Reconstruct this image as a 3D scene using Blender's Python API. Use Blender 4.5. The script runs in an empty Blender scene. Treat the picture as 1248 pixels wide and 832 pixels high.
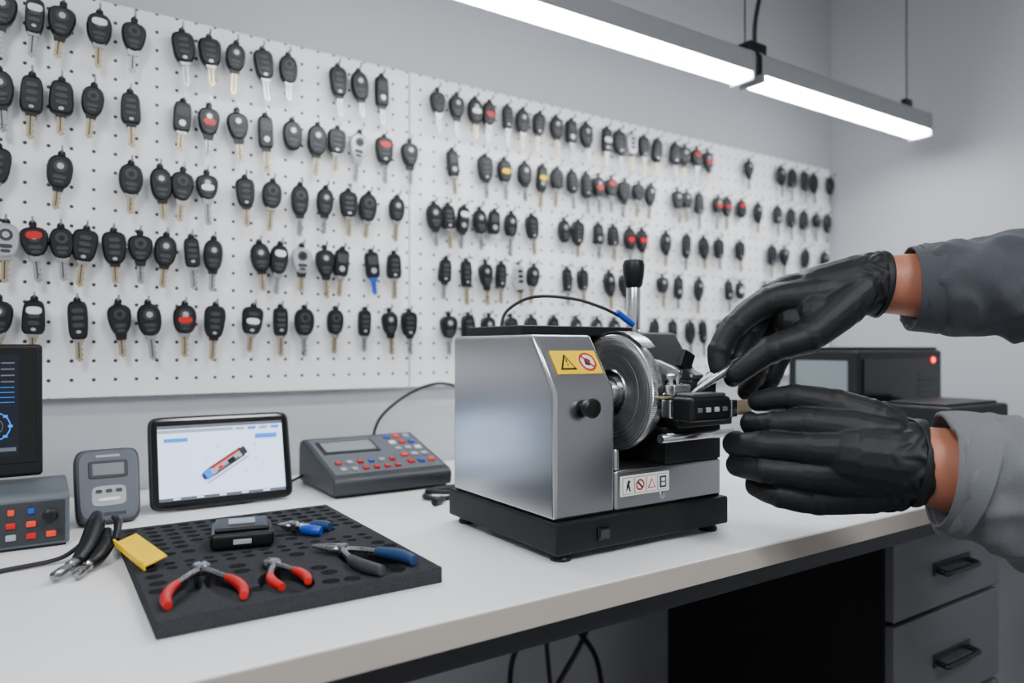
import bpy, bmesh, math, random
from mathutils import Vector, Matrix, noise
random.seed(11)
R = math.radians
SC = bpy.context.scene.collection

# ---------------------------------------------------------------- materials
def lin(c):
    return tuple(((v/255)/12.92 if v/255 <= 0.04045 else ((v/255+0.055)/1.055)**2.4) for v in c)+(1.0,)

def mat(name, rgb, rough=0.5, metal=0.0, emit=0.0, var=0.06, scale=30.0, bump=0.0, bscale=200.0, stretch=None, aniso=0.0, coat=0.0, sheen=0.0, spec=0.5, rv=0.08):
    m = bpy.data.materials.new(name); m.use_nodes = True
    nt = m.node_tree; N = nt.nodes; L = nt.links
    b = N['Principled BSDF']
    c = lin(rgb)
    b.inputs['Roughness'].default_value = rough
    b.inputs['Metallic'].default_value = metal
    b.inputs['Coat Weight'].default_value = coat
    b.inputs['Sheen Weight'].default_value = sheen
    b.inputs['Specular IOR Level'].default_value = spec
    tc = N.new('ShaderNodeTexCoord'); mp = N.new('ShaderNodeMapping')
    L.new(tc.outputs['Object'], mp.inputs['Vector'])
    if stretch: mp.inputs['Scale'].default_value = stretch
    nz = N.new('ShaderNodeTexNoise'); nz.inputs['Scale'].default_value = scale; nz.inputs['Detail'].default_value = 4
    L.new(mp.outputs['Vector'], nz.inputs['Vector'])
    rp = N.new('ShaderNodeMapRange')
    rp.inputs['To Min'].default_value = 1-var; rp.inputs['To Max'].default_value = 1+var
    L.new(nz.outputs['Fac'], rp.inputs['Value'])
    hs = N.new('ShaderNodeHueSaturation'); hs.inputs['Color'].default_value = c
    L.new(rp.outputs['Result'], hs.inputs['Value'])
    L.new(hs.outputs['Color'], b.inputs['Base Color'])
    if metal > 0.3:
        rr = N.new('ShaderNodeMapRange')
        rr.inputs['To Min'].default_value = max(0.05, rough-rv); rr.inputs['To Max'].default_value = rough+rv
        L.new(nz.outputs['Fac'], rr.inputs['Value']); L.new(rr.outputs['Result'], b.inputs['Roughness'])
    if emit > 0:
        L.new(hs.outputs['Color'], b.inputs['Emission Color']); b.inputs['Emission Strength'].default_value = emit
    if bump > 0:
        n2 = N.new('ShaderNodeTexNoise'); n2.inputs['Scale'].default_value = bscale; n2.inputs['Detail'].default_value = 5
        L.new(mp.outputs['Vector'], n2.inputs['Vector'])
        bp = N.new('ShaderNodeBump'); bp.inputs['Strength'].default_value = bump; bp.inputs['Distance'].default_value = 0.004
        L.new(n2.outputs['Fac'], bp.inputs['Height']); L.new(bp.outputs['Normal'], b.inputs['Normal'])
    if aniso > 0:
        b.inputs['Anisotropic'].default_value = aniso
        tg = N.new('ShaderNodeTangent'); tg.direction_type = 'RADIAL'; tg.axis = 'X'
        L.new(tg.outputs['Tangent'], b.inputs['Tangent'])
    return m

M = {}
M['wall'] = mat('painted_wall', (182,184,188), 0.85, var=0.02, scale=3, bump=0.05, bscale=300)
M['ceil'] = mat('ceiling_paint', (195,195,195), 0.9, var=0.02, scale=3)
M['floor'] = mat('floor_vinyl', (110,110,112), 0.5, var=0.08, scale=6)
M['table'] = mat('white_laminate', (238,238,238), 0.32, var=0.012, scale=8)
M['edge'] = mat('laminate_edge', (176,168,158), 0.5, var=0.04, scale=15)
M['frame'] = mat('dark_frame', (38,40,44), 0.5, var=0.05)
M['black'] = mat('black_plastic', (13,14,16), 0.42, var=0.1, spec=0.35)
M['blackm'] = mat('black_powdercoat', (13,14,15), 0.5, var=0.12, bump=0.12, bscale=900, spec=0.3)
M['blackg'] = mat('black_gloss', (6,7,8), 0.15, var=0.05)
M['cab'] = mat('black_cabinet_panel', (14,14,15), 0.6, spec=0.25)
M['drawer'] = mat('drawer_front', (84,85,88), 0.5, var=0.03)
M['handle'] = mat('handle_metal', (52,54,57), 0.35, 0.8)
M['steel'] = mat('satin_stainless_steel', (186,187,189), 0.25, 1.0, var=0.008, scale=40, stretch=(1,0.3,10), rv=0.012)
M['steel2'] = mat('machined_steel', (205,205,205), 0.22, 0.95, var=0.05, scale=80)
M['tool'] = mat('tool_steel', (150,151,153), 0.28, 1.0, var=0.05, scale=80)
M['chrome'] = mat('chrome', (225,225,225), 0.12, 1.0, var=0.02)
M['foam'] = mat('charcoal_foam', (62,63,66), 1.0, var=0.5, scale=420, bump=0.8, bscale=900, spec=0.1)
M['grey'] = mat('grey_plastic', (84,89,96), 0.5, var=0.04)
M['greyd'] = mat('dark_grey_plastic', (42,46,51), 0.5, var=0.05)
M['greyl'] = mat('light_grey_plastic', (160,164,168), 0.45, var=0.04)
M['white'] = mat('white_plastic', (225,225,225), 0.45, var=0.02)
M['red'] = mat('red_rubber', (190,6,8), 0.4, var=0.05)
M['orange'] = mat('orange_plastic', (235,62,14), 0.4)
M['blue'] = mat('blue_plastic', (8,70,180), 0.4)
M['blued'] = mat('navy_rubber', (22,54,98), 0.5)
M['yellow'] = mat('yellow_plastic', (252,206,0), 0.5, var=0.03, spec=0.2)
M['lcd'] = mat('lcd_glass', (110,118,122), 0.2, emit=0.12)
M['screen'] = mat('screen_white', (198,218,244), 0.3, emit=1.3, var=0.02, scale=8)
M['scrblue'] = mat('screen_blue', (20,110,215), 0.3, emit=1.2)
M['scrdark'] = mat('screen_dark', (10,18,30), 0.12, emit=0.25)
M['scrgrey'] = mat('screen_grey', (85,90,100), 0.3, emit=0.5)
M['scrsil'] = mat('screen_silver', (150,155,166), 0.3, emit=0.7)
M['scrred'] = mat('screen_red', (190,16,12), 0.3, emit=0.7)
M['led'] = mat('led_tube_diffuser', (248,251,255), 0.4, emit=44.0, var=0.0)
M['panel'] = mat('added_fill_emitter', (248,251,255), 0.4, emit=42.0, var=0.0)  # glow of the added overhead fill panels, not a known fixture
M['redled'] = mat('red_led', (255,20,15), 0.4, emit=7.0, var=0.0)
M['lampbody'] = mat('lamp_body', (150,151,153), 0.4, 0.2)
M['glove'] = mat('nitrile_glove', (20,21,23), 0.54, var=0.12, scale=40, bump=0.15, bscale=200, spec=0.34)
M['skin'] = mat('skin', (172,108,84), 0.5, var=0.1, scale=60, bump=0.2, bscale=200)
M['cloth'] = mat('grey_workwear', (66,69,74), 0.9, var=0.14, scale=300, bump=0.3, bscale=500, sheen=0.1, spec=0.2)
M['cloth2'] = mat('light_grey_workwear', (106,108,112), 0.9, var=0.12, scale=300, bump=0.3, bscale=500, sheen=0.1, spec=0.2)
M['keyblack'] = mat('key_shell_black', (10,11,13), 0.4, var=0.15, scale=60, spec=0.4)
M['keybtn'] = mat('key_button_grey', (46,48,52), 0.5)
M['brass'] = mat('key_blade_nickel', (176,160,130), 0.3, 0.6)
M['keysil'] = mat('key_silver_trim', (180,182,186), 0.3, 0.4)
M['ksteel'] = mat('key_blade_steel', (158,158,158), 0.28, 0.6)
M['cable'] = mat('black_cable', (12,12,14), 0.5)
M['paper'] = mat('label_white', (232,230,224), 0.5)

def pegmat():
    m = bpy.data.materials.new('pegboard'); m.use_nodes = True
    N = m.node_tree.nodes; L = m.node_tree.links; b = N['Principled BSDF']
    b.inputs['Roughness'].default_value = 0.5
    tc = N.new('ShaderNodeTexCoord'); sp = N.new('ShaderNodeSeparateXYZ'); L.new(tc.outputs['Object'], sp.inputs[0])
    def mth(op, a, bb=None):
        n = N.new('ShaderNodeMath'); n.operation = op
        for i, v in enumerate((a, bb)):
            if v is None: continue
            if isinstance(v, (int, float)): n.inputs[i].default_value = v
            else: L.new(v, n.inputs[i])
        return n.outputs[0]
    s = 0.0385
    def cell(o):
        f = mth('FRACT', mth('DIVIDE', o, s)); g = mth('SUBTRACT', f, 0.5); return mth('MULTIPLY', g, g)
    dist = mth('SQRT', mth('ADD', cell(sp.outputs['X']), cell(sp.outputs['Z'])))
    mr = N.new('ShaderNodeMapRange'); mr.inputs['From Min'].default_value = 0.085; mr.inputs['From Max'].default_value = 0.105
    L.new(dist, mr.inputs['Value'])
    mx = N.new('ShaderNodeMix'); mx.data_type = 'RGBA'
    L.new(mr.outputs['Result'], mx.inputs['Factor'])
    mx.inputs[6].default_value = (0.02,0.02,0.02,1); mx.inputs[7].default_value = lin((240,241,243))
    L.new(mx.outputs[2], b.inputs['Base Color'])
    return m
M['peg'] = pegmat()

def discmat():
    """lathe-turned steel: concentric machining bands about the spindle axis"""
    m = mat('turned_steel', (214,214,216), 0.25, 0.92, var=0.03, scale=40, aniso=0.9)
    N = m.node_tree.nodes; L = m.node_tree.links; b = N['Principled BSDF']
    tc = N.new('ShaderNodeTexCoord'); vm = N.new('ShaderNodeVectorMath'); vm.operation = 'MULTIPLY'
    vm.inputs[1].default_value = (0,1,1); L.new(tc.outputs['Object'], vm.inputs[0])
    ds = N.new('ShaderNodeVectorMath'); ds.operation = 'DISTANCE'; ds.inputs[1].default_value = (0,0.885,1.128)
    L.new(vm.outputs[0], ds.inputs[0])
    nz = N.new('ShaderNodeTexNoise'); nz.noise_dimensions = '1D'; nz.inputs['Scale'].default_value = 600; nz.inputs['Detail'].default_value = 3
    L.new(ds.outputs['Value'], nz.inputs['W'])
    mr = N.new('ShaderNodeMapRange'); mr.inputs['From Min'].default_value=0.3; mr.inputs['From Max'].default_value=0.7
    mr.inputs['To Min'].default_value = 0.15; mr.inputs['To Max'].default_value = 0.28
    L.new(nz.outputs['Fac'], mr.inputs['Value'])
    for l in list(b.inputs['Roughness'].links): L.remove(l)
    L.new(mr.outputs['Result'], b.inputs['Roughness'])
    rp = N.new('ShaderNodeMapRange'); rp.inputs['From Min'].default_value=0.3; rp.inputs['From Max'].default_value=0.7
    rp.inputs['To Min'].default_value = 0.92; rp.inputs['To Max'].default_value = 1.05
    L.new(nz.outputs['Fac'], rp.inputs['Value'])
    hs = [n for n in N if n.type == 'HUE_SAT'][0]
    for l in list(hs.inputs['Value'].links): L.remove(l)
    L.new(rp.outputs['Result'], hs.inputs['Value'])
    return m
M['disc'] = discmat()

# ---------------------------------------------------------------- helpers
def empty(name, loc=(0,0,0), rot=(0,0,0)):
    e = bpy.data.objects.new(name, None); e.empty_display_size = 0.05
    e.location = loc; e.rotation_euler = rot; SC.objects.link(e); return e

def mk(name, verts, faces, m, parent=None, bevel=0, smooth=False, seg=3):
    me = bpy.data.meshes.new(name); me.from_pydata([tuple(v) for v in verts], [], faces); me.update()
    bm = bmesh.new(); bm.from_mesh(me); bmesh.ops.recalc_face_normals(bm, faces=bm.faces); bm.to_mesh(me); bm.free()
    o = bpy.data.objects.new(name, me); SC.objects.link(o)
    if isinstance(m, str): me.materials.append(M[m])
    if bevel:
        md = o.modifiers.new('bevel', 'BEVEL'); md.width = bevel; md.segments = seg; md.limit_method = 'ANGLE'; md.angle_limit = R(35)
        smooth = True
    if smooth:
        for p in me.polygons: p.use_smooth = True
        if bevel:
            md = o.modifiers.new('wn', 'WEIGHTED_NORMAL'); md.keep_sharp = True
    if parent: o.parent = parent
    return o

def box(name, x0,x1,y0,y1,z0,z1, m, parent=None, bevel=0.0):
    v = [(x,y,z) for x in (x0,x1) for y in (y0,y1) for z in (z0,z1)]
    f = [(0,1,3,2),(4,6,7,5),(0,4,5,1),(2,3,7,6),(0,2,6,4),(1,5,7,3)]
    return mk(name, v, f, m, parent, bevel)

def boxr(name, c, s, rot, m, parent=None, bevel=0.0):
    o = box(name, -s[0]/2,s[0]/2,-s[1]/2,s[1]/2,-s[2]/2,s[2]/2, m, parent, bevel)
    o.location = c; o.rotation_euler = rot; return o

def prismX(name, prof, x0, x1, m, parent=None, bevel=0.0):
    n = len(prof)
    v = [(x0,y,z) for y,z in prof]+[(x1,y,z) for y,z in prof]
    f = [tuple(range(n)), tuple(range(2*n-1,n-1,-1))]+[(i,(i+1)%n,n+(i+1)%n,n+i) for i in range(n)]
    return mk(name, v, f, m, parent, bevel)

def cyl(name, p0, p1, r0, r1, m, parent=None, seg=32, bevel=0.0):
    p0 = Vector(p0); p1 = Vector(p1); d = (p1-p0).normalized()
    a = d.orthogonal().normalized(); b = d.cross(a)
    v = []
    for p, r in ((p0,r0),(p1,r1)):
        for i in range(seg):
            t = 2*math.pi*i/seg; v.append(p+(a*math.cos(t)+b*math.sin(t))*r)
    f = [tuple(range(seg)), tuple(range(2*seg-1,seg-1,-1))]+[(i,(i+1)%seg,seg+(i+1)%seg,seg+i) for i in range(seg)]
    o = mk(name, v, f, m, parent, bevel)
    if not bevel:
        for p in o.data.polygons: p.use_smooth = len(p.vertices) == 4
    return o

def lathe(name, origin, axis, prof, m, parent=None, seg=48, teeth=None):
    o = Vector(origin); d = Vector(axis).normalized(); a = d.orthogonal().normalized(); b = d.cross(a)
    v = []; f = []
    for h, r in prof:
        for i in range(seg):
            rr_ = r
            if teeth and r >= teeth and i % 2: rr_ = r-0.0007
            t = 2*math.pi*i/seg; v.append(o+d*h+(a*math.cos(t)+b*math.sin(t))*rr_)
    k = len(prof)
    for j in range(k-1):
        for i in range(seg):
            f.append((j*seg+i, j*seg+(i+1)%seg, (j+1)*seg+(i+1)%seg, (j+1)*seg+i))
    f.append(tuple(range(seg))); f.append(tuple(range(k*seg-1,(k-1)*seg-1,-1)))
    ob = mk(name, v, f, m, parent)
    for p in ob.data.polygons: p.use_smooth = len(p.vertices) == 4
    md = ob.modifiers.new('es','EDGE_SPLIT'); md.split_angle = R(35)
    return ob

def catmull(pts, rads, n=6):
    P = [Vector(p) for p in pts]; out = []; ro = []
    for i in range(len(P)-1):
        p0 = P[max(i-1,0)]; p1 = P[i]; p2 = P[i+1]; p3 = P[min(i+2,len(P)-1)]
        for k in range(n):
            t = k/n
            out.append(0.5*((2*p1)+(p2-p0)*t+(2*p0-5*p1+4*p2-p3)*t*t+(3*p1-p0-3*p2+p3)*t**3))
            ro.append(rads[i]*(1-t)+rads[i+1]*t)
    out.append(P[-1]); ro.append(rads[-1]); return out, ro

def sweep_geo(pts, rads, seg=16, cap=True, fold=None, n=6):
    P, Q = catmull(pts, rads, n)
    v = []; f = []
    nrm = None
    for i, p in enumerate(P):
        d = (P[min(i+1,len(P)-1)]-P[max(i-1,0)]).normalized()
        if nrm is None: nrm = d.orthogonal().normalized()
        nrm = (nrm-d*nrm.dot(d)).normalized(); b = d.cross(nrm)
        for k in range(seg):
            t = 2*math.pi*k/seg; r = Q[i]
            if fold: r *= fold(i/(len(P)-1), t)
            v.append(p+(nrm*math.cos(t)+b*math.sin(t))*r)
    for i in range(len(P)-1):
        for k in range(seg):
            f.append((i*seg+k, i*seg+(k+1)%seg, (i+1)*seg+(k+1)%seg, (i+1)*seg+k))
    if cap:
        f.append(tuple(range(seg))); f.append(tuple(range(len(P)*seg-1,(len(P)-1)*seg-1,-1)))
    return v, f

def tube(name, pts, r, m, parent=None, seg=12, n=8, cap=True, fold=None):
    rads = r if isinstance(r, (list,tuple)) else [r]*len(pts)
    v, f = sweep_geo(pts, rads, seg, cap, fold, n)
    o = mk(name, v, f, m, parent)
    for p in o.data.polygons: p.use_smooth = len(p.vertices) == 4
    return o

def bake(o):
    dg = bpy.context.evaluated_depsgraph_get()
    me = bpy.data.meshes.new_from_object(o.evaluated_get(dg))
    o.modifiers.clear(); o.data = me

# ---------------------------------------------------------------- room
WY = 1.70; RX = 2.66; CZ = 2.62
box('wall_back', -3.0, RX+0.1, WY, WY+0.1, 0, CZ, 'wall')
box('wall_right', RX, RX+0.1, -3.0, WY, 0, CZ, 'wall')
box('floor', -3.0, RX+0.1, -3.0, WY+0.1, -0.05, 0, 'floor')
box('ceiling', -3.0, RX+0.1, -3.0, WY+0.1, CZ, CZ+0.05, 'ceil')
box('baseboard_back', -3.0, RX, WY-0.012, WY, 0, 0.09, 'white', bevel=0.003)
box('baseboard_right', RX-0.012, RX, -3.0, WY-0.012, 0, 0.09, 'white', bevel=0.003)
for i, (lx, ly) in enumerate(((-0.7,-0.1),(0.9,-0.9))):  # unseen fill panels under the ceiling, added to brighten the room
    e = empty('added_fill_panel', (lx,ly,CZ))
    box('fill_panel_frame', -0.32,0.32,-0.32,0.32,-0.03,0, 'white', e, 0.004)
    box('fill_panel_glow', -0.29,0.29,-0.29,0.29,-0.034,-0.028, 'panel', e)

# ---------------------------------------------------------------- pegboards
pb = empty('pegboard')
box('board_1', -0.95, 0.795, 1.68, WY-0.001, 1.10, 1.907, 'peg', pb, 0.002)
box('board_2', 0.799, 2.62, 1.68, WY-0.001, 1.10, 1.907, 'peg', pb, 0.002)

# ---------------------------------------------------------------- keys (one mesh)
class MB:
    def __init__(s): s.v=[]; s.f=[]; s.m=[]
    def ext(s, out, yb, yf, m, T, ch=0.0, sc=0.86):
        n=len(out); b=len(s.v)
        cx=sum(p[0] for p in out)/n; cz=sum(p[1] for p in out)/n
        rings=[(yb,1.0),(yf+ch,1.0)]
        if ch: rings.append((yf,sc))
        for y,k in rings:
            for x,z in out: s.v.append(T @ Vector((cx+(x-cx)*k, y, cz+(z-cz)*k)))
        for j in range(len(rings)-1):
            for i in range(n):
                s.f.append((b+j*n+i,b+j*n+(i+1)%n,b+(j+1)*n+(i+1)%n,b+(j+1)*n+i)); s.m.append(m)
        l=b+(len(rings)-1)*n
        s.f.append(tuple(range(l,l+n))); s.m.append(m)
        s.f.append(tuple(range(b+n-1,b-1,-1))); s.m.append(m)
def sup(w,h,e,taper=0,n=20,cx=0,cz=0):
    o=[]
    for i in range(n):
        a=2*math.pi*(i+0.5)/n; c=math.cos(a); q=math.sin(a)
        z=math.copysign(abs(q)**e,q); x=math.copysign(abs(c)**e,c)*(1+taper*z)
        o.append((cx+x*w/2, cz+z*h/2))
    return o
def rect(x0,x1,z0,z1): return [(x0,z0),(x1,z0),(x1,z1),(x0,z1)]
KM=['keyblack','keybtn','keysil','red','brass','white','blue','yellow','ksteel']
kb=MB()
def add_key(X, Z, small=1.0, style=None, accent=None):
    st = style if style is not None else random.choice([0,0,1,1,1,2,3,3,4,5])
    T = Matrix.Translation((X,1.655,Z)) @ Matrix.Rotation(R(random.uniform(-6,6)),4,'Y')
    H = Matrix.Translation((X,0,Z))
    kb.ext(sup(0.004,0.004,1,n=8),1.68,1.635,8,H); kb.ext(rect(-0.002,0.002,0,0.009),1.638,1.635,8,H)
    w=random.uniform(0.038,0.045)*small; h=random.uniform(0.060,0.072)*small
    kb.ext(sup(0.014,0.016,1,n=12,cz=-0.004),0.001,-0.001,0,T)
    top=-0.006; cz=top-h/2
    if st==0: out=sup(w,h,0.6,0.14,cz=cz)
    elif st==1: out=sup(w*1.02,h,0.82,0.08,cz=cz)
    elif st==2: out=sup(w*0.85,h*1.03,0.42,0.0,cz=cz-0.001)
    elif st==3: out=sup(w*1.06,h*0.9,0.78,0.24,cz=cz)
    elif st==4: out=sup(w*0.92,h,0.5,-0.08,cz=cz)
    else: out=sup(w*0.8,h*1.08,0.5,0.05,cz=cz-0.002)
    body = 0
    if accent=='silver': body=2
    kb.ext(out,0.006,-0.008,body,T,ch=0.004)
    bw=w*0.46
    if st in (0,4,5):
        for k in range(3):
            z=cz+h*(0.24-0.2*k)
            kb.ext(sup(bw,h*0.13,0.6,n=10,cz=z),-0.007,-0.0095,1 if body==0 else 0,T)
        kb.ext(sup(bw*0.45,bw*0.32,1,n=10,cz=cz-h*0.34),-0.007,-0.0092,2,T)
    elif st in (1,3):
        kb.ext(sup(bw*1.15,bw*1.15,1.0,n=14,cz=cz+h*0.16),-0.007,-0.0095,1,T)
        kb.ext(sup(bw*0.6,bw*0.6,1.0,n=10,cz=cz+h*0.16),-0.009,-0.0103,2 if random.random()<0.6 else 0,T)
        kb.ext(sup(bw*1.1,h*0.12,0.6,n=10,cz=cz-h*0.16),-0.007,-0.0095,1,T)
        kb.ext(sup(bw*0.8,h*0.09,0.6,n=10,cz=cz-h*0.30),-0.007,-0.0095,1,T)
    else:
        kb.ext(sup(w*0.6,h*0.34,0.5,n=12,cz=cz+h*0.16),-0.007,-0.0092,1,T)
        kb.ext(sup(bw*0.7,bw*0.7,1.0,n=12,cz=cz-h*0.24),-0.007,-0.0095,2,T)
    if accent in ('red','white','yellow','blue'):
        mi={'red':3,'white':5,'yellow':7,'blue':6}[accent]
        kb.ext(sup(w*0.62,h*0.22,0.7,n=14,cz=cz+random.choice([0.2,-0.02])*h),-0.007,-0.0108,mi,T)
    bot=top-h*(1.0 if st not in (2,5) else 1.05)+0.003
    Lb=random.uniform(0.042,0.056)*small
    if random.random()<0.96:
        bm_=6 if accent=='bluekey' else (4 if random.random()<0.5 else 8)
        kb.ext([(-0.011,bot+0.004),(-0.0085,bot-0.008),(0.0085,bot-0.008),(0.011,bot+0.004)],0.003,-0.005,bm_ if accent=='bluekey' else (0 if random.random()<0.5 else 8),T)
        hw=0.0068
        pts=[(-hw,bot-0.004),(-hw,bot-Lb+0.007),(-0.001,bot-Lb)]
        k=7
        for i in range(k):
            z=bot-Lb+0.005+(Lb-0.012)*i/k
            pts.append((hw-(0.0026 if i%2 else 0),z))
        pts.append((hw,bot-0.004))
        kb.ext(pts,0.001,-0.003,bm_,T)
        kb.ext(rect(-0.0020,0.0004,bot-Lb+0.008,bot-0.008),-0.0025,-0.0034,1,T)
ROW=[1.875,1.727,1.582,1.441,1.298]
LEFT=[
 [-.052,-.001,.044,.105,.167,.256,.31,.367,.422,.48,.597,.649,.709],
 [-.06,-.007,.041,.096,.159,.259,.31,.367,.428,.489,.549,.597,.653,.716,.785],
 [-.06,.041,.161,.214,.259,.305,.384,.446,.508,.569,.624,.677,.752],
 [-.048,-.007,.039,.083,.129,.177,.227,.274,.32,.415,.463,.512,.565,.61,.681,.742],
 [-.06,-.004,.066,.137,.191,.262,.324,.404,.463,.518,.593,.666,.729,.783]]
RIGHT=[
 [.863,.921,.977,1.023,1.08,1.132,1.191,1.247,1.304,1.357,1.44,1.49,1.54,1.593,1.654,1.733,1.778,1.833,1.885,2.10,2.28,2.35,2.42,2.48,2.59],
 [.906,1.008,1.069,1.138,1.2,1.253,1.304,1.357,1.405,1.457,1.513,1.572,1.625,1.74,1.786,1.845,1.94,1.985,2.06,2.15,2.26,2.34,2.42,2.5,2.57],
 [.853,.894,.944,.99,1.039,1.093,1.16,1.275,1.329,1.405,1.463,1.531,1.583,1.69,1.786,1.865,1.94,2.05,2.23,2.3,2.43,2.55],
 [.889,.949,1.008,1.06,1.115,1.17,1.286,1.344,1.447,1.513,1.673,1.748,1.845,1.99,2.05,2.19,2.3,2.42],
 [.897,.954,1.02,1.09,1.16,1.24,1.32,1.40,1.47,1.55,1.64,1.72,1.80,1.86,1.95,2.06,2.15,2.3]]
spec={(0,1,0):'white',(1,6,0):'red',(1,13,0):'red',(1,12,0):'silver',(3,1,0):'red',(3,0,0):'silver',(3,10,0):'white',(3,11,0):'silver',(3,14,0):'bluekey',
      (2,5,0):'white',(4,5,0):'red',(4,1,0):'white',(4,7,0):'white',(0,2,1):'white',(0,3,1):'red',(0,17,1):'red',(0,18,1):'red',(1,2,1):'yellow',(1,4,1):'yellow',(1,8,1):'red',(1,9,1):'red',
      (1,16,1):'red',(1,17,1):'red',(1,18,1):'red',(2,11,1):'red',(2,12,1):'red',(3,4,1):'silver',(4,6,1):'red',(2,2,1):'white',(3,14,1):'white',(0,12,1):'silver',(0,10,1):'white',(0,3,0):'white'}
for i in range(5):
    for j,x in enumerate(LEFT[i]):
        add_key(x, ROW[i], 1.0, accent=spec.get((i,j,0)))
    for j in range(12):
        add_key(-0.12-0.06*j, ROW[i], 1.0)
    for j,x in enumerate(RIGHT[i]):
        add_key(x, ROW[i]-0.004, 1.0, accent=spec.get((i,j,1)))
me=bpy.data.meshes.new('car_keys'); me.from_pydata([tuple(v) for v in kb.v],[],kb.f); me.update()
for n in KM: me.materials.append(M[n])
for p,mi in zip(me.polygons,kb.m): p.material_index=mi
bm=bmesh.new(); bm.from_mesh(me); bmesh.ops.recalc_face_normals(bm,faces=bm.faces); bm.to_mesh(me); bm.free()
ko=bpy.data.objects.new('car_keys',me); SC.objects.link(ko)

# ---------------------------------------------------------------- workbench
wb=empty('workbench')
box('tabletop', -1.1,2.45,0.70,1.695,0.868,0.90,'table',wb,0.002)
box('front_edge_band', -1.1,2.45,0.697,0.701,0.868,0.8985,'edge',wb)
box('front_rail', -1.08,2.43,0.735,0.765,0.825,0.868,'frame',wb,0.002)
box('back_rail', -1.08,2.43,1.60,1.63,0.825,0.868,'frame',wb,0.002)
for x in (-1.05,2.39):
    for y in (0.735,1.59): box('leg', x,x+0.04,y,y+0.04,0,0.868,'frame',wb,0.002)
dc=empty('drawer_cabinet')
box('carcass', 1.435,1.90,0.80,1.40,0.03,0.822,'cab',dc,0.002)
for x in (1.46,1.85):
    for y in (0.83,1.36): cyl('foot',(x,y,0),(x,y,0.031),0.018,0.018,'black',dc,16)
for k,(a,b) in enumerate(((0.645,0.812),(0.43,0.635),(0.04,0.42))):
    box('drawer_%d'%(k+1), 1.437,1.898,0.780,0.80,a,b,'drawer',dc,0.003)
    zc=(a+b)/2+ (0.0 if k<2 else 0.1)
    tube('handle_%d'%(k+1), [(1.60,0.782,zc),(1.60,0.760,zc-0.004),(1.61,0.755,zc-0.005),(1.73,0.755,zc-0.005),(1.74,0.760,zc-0.004),(1.74,0.782,zc)],0.006,'handle',dc,n=4)
    box('handle_plate_%d'%(k+1),1.59,1.75,0.776,0.7805,zc-0.014,zc+0.014,'handle',dc,0.002)
uc=empty('power_cables')
def cab(pts,r=0.007): tube('cable',pts,r,'cable',uc)
cab([(1.00,1.5,0.866),(1.03,1.5,0.70),(1.05,1.52,0.50),(1.02,1.55,0.35),(1.06,1.58,0.01)])
cab([(1.16,1.5,0.866),(1.22,1.5,0.70),(1.28,1.50,0.55),(1.22,1.5,0.42),(1.10,1.5,0.26),(1.05,1.5,0.01)])
cab([(1.24,1.48,0.866),(1.18,1.48,0.70),(1.16,1.46,0.5),(1.25,1.47,0.35),(1.32,1.5,0.01)])
cab([(1.10,1.5,0.866),(1.13,1.5,0.7),(1.12,1.53,0.45),(1.16,1.5,0.01)],0.006)

# ---------------------------------------------------------------- linear lamps
def lamp(x0,x1):
    e=empty('linear_pendant_lamp')
    y=1.25; z=1.905
    prof=[(y-0.036,z+0.016),(y-0.036,z+0.066),(y-0.026,z+0.076),(y+0.026,z+0.076),(y+0.036,z+0.066),(y+0.036,z+0.016)]
    prismX('housing',prof,x0,x1,'lampbody',e,0.002)
    prismX('diffuser',[(y-0.034,z+0.016),(y-0.033,z+0.005),(y-0.026,z),(y+0.026,z),(y+0.033,z+0.005),(y+0.034,z+0.016)],x0+0.009,x1-0.009,'led',e)
    for a,b in ((x1-0.009,x1),(x0,x0+0.009)):
        prismX('end_cap',[(y-0.038,z-0.004),(y-0.038,z+0.066),(y-0.026,z+0.077),(y+0.026,z+0.077),(y+0.038,z+0.066),(y+0.038,z-0.004)],a,b,'lampbody',e)
    return e
e=lamp(0.35,1.565)
cyl('suspension_wire',(0.55,1.25,1.98),(0.55,1.25,CZ),0.002,0.002,'handle',e,8)
e=lamp(1.595,2.47)
cyl('suspension_wire',(2.38,1.25,1.98),(2.38,1.25,CZ),0.002,0.002,'handle',e,8)
box('wire_grip',2.36,2.40,1.24,1.26,1.98,2.015,'black',e,0.003)
box('joint_box',1.56,1.63,1.225,1.275,1.978,2.01,'black',e,0.004)
box('connector_sleeve',1.560,1.600,1.222,1.278,1.925,1.972,'greyd',e,0.003)
cyl('joint_wire',(1.57,1.25,2.01),(1.57,1.25,CZ),0.002,0.002,'handle',e,8)
tube('power_cord',[(1.61,1.25,2.01),(1.615,1.25,2.09),(1.66,1.25,2.25),(1.70,1.25,2.45),(1.71,1.25,CZ)],0.006,'cable',e)

# ---------------------------------------------------------------- key cutting machine
km=empty('key_cutting_machine')
box('base',0.596,0.950,0.789,1.10,0.912,0.957,'blackm',km,0.004)
for x in (0.62,0.925):
    for y in (0.812,1.075):
        lathe('foot',(x,y,0.9),(0,0,1),[(0,0.015),(0.004,0.016),(0.009,0.013),(0.013,0.013)],'black',km,24)
prismX('steel_housing',[(0.80,0.957),(0.80,1.137),(0.855,1.22),(1.09,1.22),(1.09,0.957)],0.600,0.712,'steel',km,0.006)
box('steel_shelf',0.7125,0.945,0.80,1.09,0.957,1.018,'steel',km,0.005)
prismX('fillet',[(0.8005,1.018),(0.8005,1.05),(0.83,1.05),(0.83,1.018)],0.7122,0.722,'steel',km,0.004)
box('top_plate',0.625,0.86,0.92,1.085,1.220,1.236,'black',km,0.003)
box('back_cover',0.713,0.86,0.995,1.088,1.018,1.22,'blackm',km,0.004)
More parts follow.
